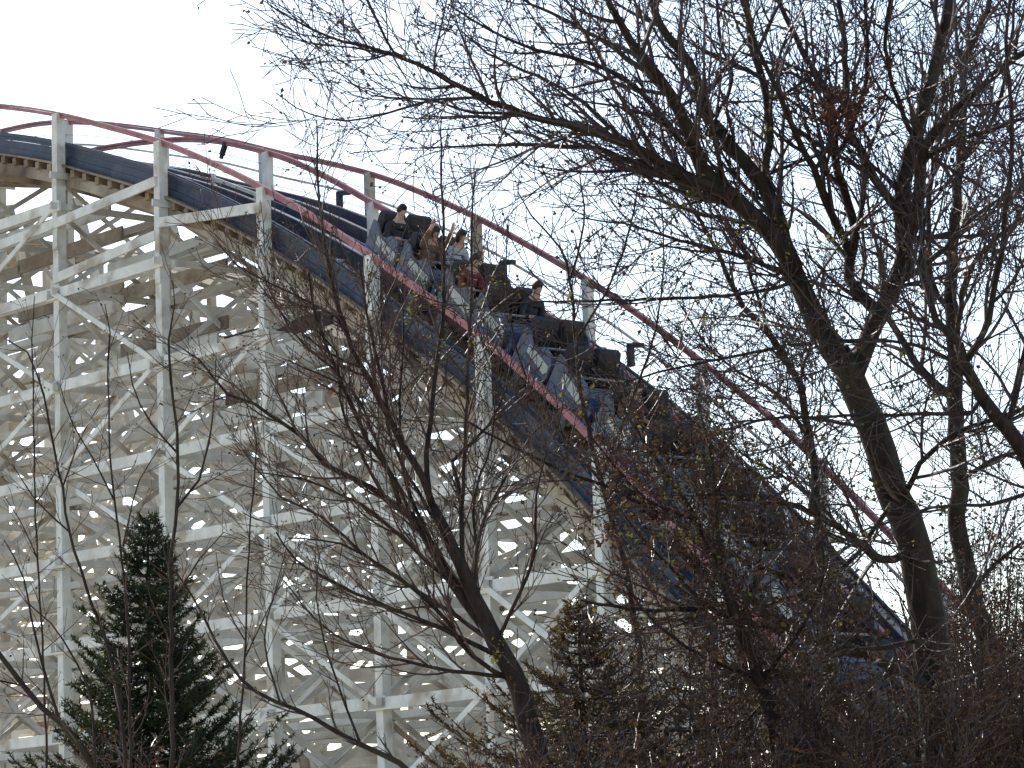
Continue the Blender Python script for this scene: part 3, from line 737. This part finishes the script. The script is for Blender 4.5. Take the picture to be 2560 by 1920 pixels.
for P, Rd, k in list(t.limbs[2:]): t.grow(P, Rd, 0, CT)
rg = random.Random(21); lv = []
for x, y, n in ((1035, 765, 26), (1050, 740, 14), (1025, 800, 14), (1150, 690, 14), (1230, 700, 16), (1100, 860, 10), (1240, 1640, 30), (1255, 1600, 18), (1090, 730, 12), (1170, 620, 8)):
    lv += cluster(rg, x, y, 21.8, 14, n, .018, .034, .15)
br = []
for x, y in ((480, 900), (475, 920), (640, 720), (700, 760), (620, 860), (900, 700)): br += cluster(rg, x, y, 22.2, 18, 22, .015, .03, .2)
t.finish(leafsize=(.014, .026), extra_leaves=(('green_buds', M_OLIVE, lv), ('dry_leaves', M_DEAD, br)))

# --- low arching bush stems bottom centre
t = Tree('bare_shrub', 'arching bare stem sweeping down from left to right below the centre tree', 'shrub', 20, 7, twig=M_TWIG2)
t.to_ground(1080, 1990, 16)
t.limb([(1080, 1990), (1000, 1905), (895, 1855), (790, 1800), (692, 1753), (602, 1700), (540, 1600), (480, 1489), (439, 1428)], 16, 4, 0, 0)
t.limb([(900, 1857), (840, 1700), (790, 1500), (800, 1380)], 7, 3, 0, 0); t.limb([(700, 1757), (660, 1600), (700, 1450)], 6, 3, 0, 0)
for P, Rd, k in list(t.limbs[1:]): t.grow(P, Rd, 0, dict(CT, ln=[.4, .22, .12], sp=[.16, .12, .10]))
t.finish(leafsize=(.012, .022))

# --- saplings on the left
SP = dict(sp=[.20, .14], ln=[.55, .22], a0=22, a1=55, up=.5, r=[.005, .003], rmin=.0018, tip=.55, start=.12, seg=.09)
def sapling(label, D, seed, foot, main, others):
    t = Tree('sapling', label, 'sapling', D, seed, 'bare saplings in front of the lattice', twig=M_TWIG2)
    t.to_ground(foot[0], foot[1], foot[2] * .65); t.limb(main[0], main[1] * .72, main[2] * .75, *main[3:], kind='trunk')
    for a in others: t.limb(*a)
    for P, Rd, k in list(t.limbs[1:]): t.grow(P, Rd, 0, SP)
    t.finish(leafsize=(.014, .024))
sapling('bare sapling whose stem rises through the left half of the dark spruce', 21, 31, (330, 1950, 12), ([(330, 1950), (322, 1700), (316, 1500), (285, 1250), (272, 1076), (270, 900)], 12, 5),
        [([(285, 1250), (230, 1140), (180, 1060), (150, 960)], 5, 2.5, 0, .3), ([(307, 1365), (350, 1200), (400, 1120)], 5, 2.5, 0, -.2), ([(270, 900), (275, 830), (262, 760)], 5, 2.5)])
sapling('tall bare sapling standing just right of the spruce tip', 20, 32, (432, 1950, 18), ([(432, 1950), (430, 1700), (428, 1423), (440, 1272), (445, 1134), (428, 960)], 18, 9),
        [([(428, 960), (421, 850), (437, 760), (432, 700)], 8, 2.5), ([(440, 1272), (500, 1200), (520, 1110), (535, 1000), (540, 880)], 8, 2.5, 0, .3), ([(430, 1500), (500, 1400), (560, 1330)], 7, 2.5, 0, -.3),
         ([(445, 1134), (380, 1060), (330, 960), (318, 880)], 6, 2.5, 0, .2)])
sapling('leaning bare sapling left of the spruce, its stem curving up to the left', 22, 33, (320, 1990, 14), ([(320, 1990), (290, 1700), (220, 1480), (174, 1330), (156, 1220), (110, 990)], 14, 7),
        [([(110, 990), (70, 880), (20, 850)], 6, 3), ([(156, 1220), (200, 1100), (250, 1010)], 5, 2.5), ([(174, 1330), (90, 1250), (30, 1160)], 5, 2.5)])
sapling('very thin straight bare sapling left of the leaning one', 21.5, 34, (116, 1960, 9), ([(116, 1960), (112, 1735), (100, 1500), (87, 1240), (84, 960)], 9, 5),
        [([(84, 960), (80, 850), (86, 740)], 4.5, 2), ([(88, 1260), (140, 1180), (165, 1100)], 4, 2), ([(95, 1400), (50, 1300), (10, 1240)], 4, 2)])
sapling('crooked bare sapling at the far left edge with the thickest stem', 19, 35, (300, 2050, 24), ([(300, 2050), (200, 1870), (104, 1764), (58, 1712), (0, 1637), (-60, 1560)], 24, 16),
        [([(160, 1830), (90, 1600), (60, 1450), (10, 1350)], 9, 3, 0, .3), ([(240, 1940), (220, 1720), (130, 1560), (60, 1500)], 8, 3, 0, -.3), ([(60, 1715), (0, 1700), (-60, 1690)], 6, 3)])
sapling('thin dark bare sapling between the spruce and the centre tree', 20.5, 36, (590, 1980, 10), ([(590, 1980), (597, 1850), (608, 1712), (618, 1450), (627, 1280)], 10, 5),
        [([(627, 1280), (640, 1100), (600, 960)], 5, 2.2), ([(610, 1650), (680, 1500), (720, 1350)], 4.5, 2), ([(612, 1600), (560, 1500), (540, 1380)], 4, 2)])

# --- conifers
def conifer(label, x, ytip, D, seed, widths, mt, n_wh, dens, sag=-.15, spray=.16, needle=(.03, .055), cat='spruce', name='spruce_tree'):
    """widths: [(y, left px, right px)] outline; whorls of branches each carrying needle sprays"""
    rng = random.Random(seed); tip = at(x, ytip, D); root = empty(name, (tip.x, tip.y, 0)); tag(root, label, cat)
    off = Vector((tip.x, tip.y, 0)); H = tip.z; m = MB()
    m.tube([(0, 0, -.1), (0, 0, H * .5), (0, 0, H - .02)], [.10, .05, .006], 8); m.build('trunk', M_BARK, root, True)
    ys = [a for a, _, _ in widths]; k = D / FPX; bm_ = MB(); nm = MB()
    z = H - .06; lay = 0
    while z > .35:
        y = ytip + (H - z) / k
        if y > ys[-1] + 400: break
        f = lambda j: np.interp(y, ys, [wd[j] for wd in widths]) * k
        rl, rr = f(1), f(2); nb = int(6 + 7 * min(1, (H - z) / 1.5)); ph = rng.random() * 6.28
        for b in range(nb):
            az = ph + b * 2 * math.pi / nb + rng.uniform(-.25, .25); cx = math.cos(az); rad = (rr if cx > 0 else rl) * abs(cx) + (rl + rr) / 2 * abs(math.sin(az)) * .9
            L = max(.05, rad * rng.uniform(.62, 1.12)); up = rng.uniform(.1, .45) if (H - z) < .5 else rng.uniform(-.2, .25)
            P = [Vector((0, 0, z))]; n = 5
            for j in range(1, n + 1):
                t = j / n; P.append(Vector((math.cos(az) * L * t, math.sin(az) * L * t, z + L * (up * t + sag * math.sin(t * 3.14) + .18 * t * t))))
            bm_.tube(P, [.010 * (1 - .8 * j / n) + .002 for j in range(n + 1)], 3)
            # side sprays
            cnt = int(3 + L / .055 * dens)
            for q in range(cnt):
                t = rng.uniform(.12, 1.0) ** .75; i = min(n - 1, int(t * n)); p = P[i].lerp(P[i + 1], t * n - i); T = (P[i + 1] - P[i]).normalized()
                s_ = rng.choice((-1, 1)); sd = T.cross(Vector((0, 0, 1))); sd = sd.normalized() if sd.length > .01 else Vector((1, 0, 0))
                dr = (T * rng.uniform(.4, 1) + sd * s_ * rng.uniform(.2, 1) + Vector((0, 0, rng.uniform(-.25, .4)))).normalized()
                sl_ = spray * rng.uniform(.5, 1.1) * (1.05 - .5 * t)
                e = p + dr * sl_; bm_.tube([p, e], [.003, .0015], 3)
                nn = int(7 + sl_ / .012)
                for _ in range(nn):
                    u = rng.random(); c = p.lerp(e, u); nd = (dr * rng.uniform(.3, .9) + Vector((rng.gauss(0, .6), rng.gauss(0, .6), rng.gauss(0, .6)))).normalized()
                    w_ = nd.orthogonal().normalized() * .0065; ln = rng.uniform(*needle)
                    nm.add([c - w_, c + w_, c + nd * ln], [(0, 1, 2)])
        z -= .085 if (H - z) < .8 else .10
        lay += 1
    bm_.build('branches', M_TWIG, root); nm.build('needles', mt, root)
    return root
conifer('dark green young spruce with pointed top in the lower left', 368, 1290, 26, 51,
        [(1290, 4, 4), (1380, 50, 60), (1460, 55, 70), (1500, 95, 85), (1600, 135, 110), (1700, 150, 160), (1740, 170, 150), (1840, 220, 170), (1870, 230, 240), (1950, 260, 300), (2300, 330, 360)], M_NEEDLE, 0, 2.0)
conifer('sparse olive-brown young conifer in the lower centre below the many-stemmed tree', 1445, 1500, 24, 52,
        [(1500, 4, 4), (1590, 60, 60), (1660, 80, 110), (1720, 110, 170), (1800, 240, 230), (1880, 330, 270), (2300, 380, 360)], M_NEEDLE2, 0, 1.5, needle=(.025, .045), name='conifer_tree', cat='conifer')

# --- leafy brown tree that covers the lower part of the train
LT = dict(sp=[.080, .07, .08], ln=[.55, .30, .17], a0=25, a1=80, up=.1, r=[.008, .005, .0034], rmin=.0026, tip=1.0, start=.0, seg=.08)
t = Tree('brushy_tree', 'dense dark brushy tree with olive and brown leaf remnants hiding the lower train', 'tree', 23, 8, twig=M_TWIG3)
t.to_ground(1960, 1900, 50)
t.limb([(1960, 1900), (1900, 1700), (1850, 1560), (1800, 1430)], 48, 24, 0, 0, 'trunk')
for a in [([(1800, 1430), (1740, 1300), (1680, 1210), (1620, 1120), (1570, 1040), (1530, 960)], 18, 4, 0, .4), ([(1800, 1430), (1790, 1250), (1770, 1100), (1740, 1000)], 14, 4, 0, -.4),
          ([(1850, 1560), (1900, 1400), (1890, 1260), (1850, 1150)], 14, 4, 0, .5), ([(1740, 1300), (1620, 1250), (1540, 1170), (1470, 1080)], 10, 4, 0, -.5),
          ([(1850, 1560), (1750, 1500), (1680, 1420), (1600, 1340), (1530, 1250)], 14, 4, 0, .6), ([(1900, 1700), (2010, 1560), (2060, 1440), (2050, 1350)], 14, 4, 0, -.5),
          ([(1900, 1700), (1760, 1640), (1640, 1560), (1560, 1460)], 12, 4, 0, -.4), ([(1900, 1700), (2050, 1650), (2180, 1560)], 12, 4, 0, .4)]: t.limb(*a)
for P, Rd, k in list(t.limbs[1:]): t.grow(P, Rd, 0, LT)
rg = random.Random(77); ol = []; dl = []
for P, Rd, k in t.limbs[2:]:
    for p in P:
        for _ in range(34 if k == 'trunk' or P[-1].z < 5.2 else 20):
            q = p + Vector((rg.gauss(0, .2), rg.gauss(0, .3), rg.gauss(0, .2)))
            (ol if rg.random() < .10 else dl).append((q, rg.uniform(.022, .055)))
for x, y in ((1880, 1130), (1800, 1080), (1740, 1090), (1750, 1150), (1560, 1270), (1700, 1220), (1900, 1170), (1720, 1340), (2090, 1440)): ol += cluster(rg, x, y, 22.7, 14, 26, .018, .034, .2)
t.finish(leafm=M_DEAD, leafsize=(.02, .035), extra_leaves=(('dry_leaves', M_DEAD, dl), ('green_leaves', M_OLIVE, ol)), budname='leaf_remnants')

# --- thicket of brown bushes along the bottom
BU = dict(sp=[.075, .07], ln=[.50, .26], a0=20, a1=70, up=.25, r=[.006, .004], rmin=.0026, tip=1.0, start=.1, seg=.08)
def bush(label, cx, ytop, half, D, seed, leaves):
    t = Tree('bare_bush', label, 'bush', D, seed, 'brown bushes at the bottom', twig=M_TWIG3); rng = t.rng
    fx = cx
    foot = at(cx, 1960, D); g = Vector((foot.x, foot.y, -.05))
    for k in range(22):
        x1 = cx + rng.uniform(-half, half); y1 = ytop + rng.uniform(0, 260) + abs(x1 - cx) / half * 110; d = rng.uniform(-.5, .5); e = at(x1, y1, D + d)
        m = g.lerp(e, .55) + Vector((rng.gauss(0, .08), 0, .12)); P, Rd = smooth_path([g + Vector((rng.gauss(0, .06), rng.gauss(0, .06), 0)), m, e], [.016, .009, .003], .14); t.limbs.append((P, Rd, 'limb'))
    dl = []
    for P, Rd, k in t.limbs:
        h = len(P) // 2; t.grow(P[h:], Rd[h:], 0, BU)
        for p in P[h:]:
            for _ in range(leaves): dl.append((p + Vector((rng.gauss(0, .13), rng.gauss(0, .2), rng.gauss(0, .13))), rng.uniform(.02, .05)))
    t.finish(leafm=M_DEAD, leafsize=(.02, .04), extra_leaves=(('dry_leaves', M_DEAD, dl),), budname='leaf_remnants')
for i, a in enumerate([('brown leafy bush at the foot of the centre tree', 1270, 1770, 210, 21, 4), ('brown bush below the olive-brown conifer', 1520, 1780, 200, 21.5, 5),
                       ('dense brown bush under the leafy brushy tree', 1770, 1740, 210, 22, 6), ('dark bush against the base of the big trunk, on its left', 2020, 1620, 210, 22.5, 7),
                       ('dark bush right of the base of the big trunk', 2260, 1640, 190, 22, 7), ('brown bush in the bottom right corner', 2500, 1560, 190, 22.5, 7),
                       ('low bush at the foot of the dark spruce', 330, 1830, 230, 23.5, 3),
   ('tall brown bush left of the big trunk, behind the dark bush at its base', 1930, 1450, 220, 25.5, 9), ('tall brown bush right of the big trunk, reaching up between the trunks', 2400, 1330, 190, 27, 5),
   ('tall thin brown bush near the right edge, behind the kinked trunk', 2480, 1150, 150, 28.5, 4),
   ('wide brown bush behind the brushy tree, under the navy beam', 1680, 1530, 200, 25, 9)]):
    bush(a[0], *a[1:5], 100 + i, a[5])
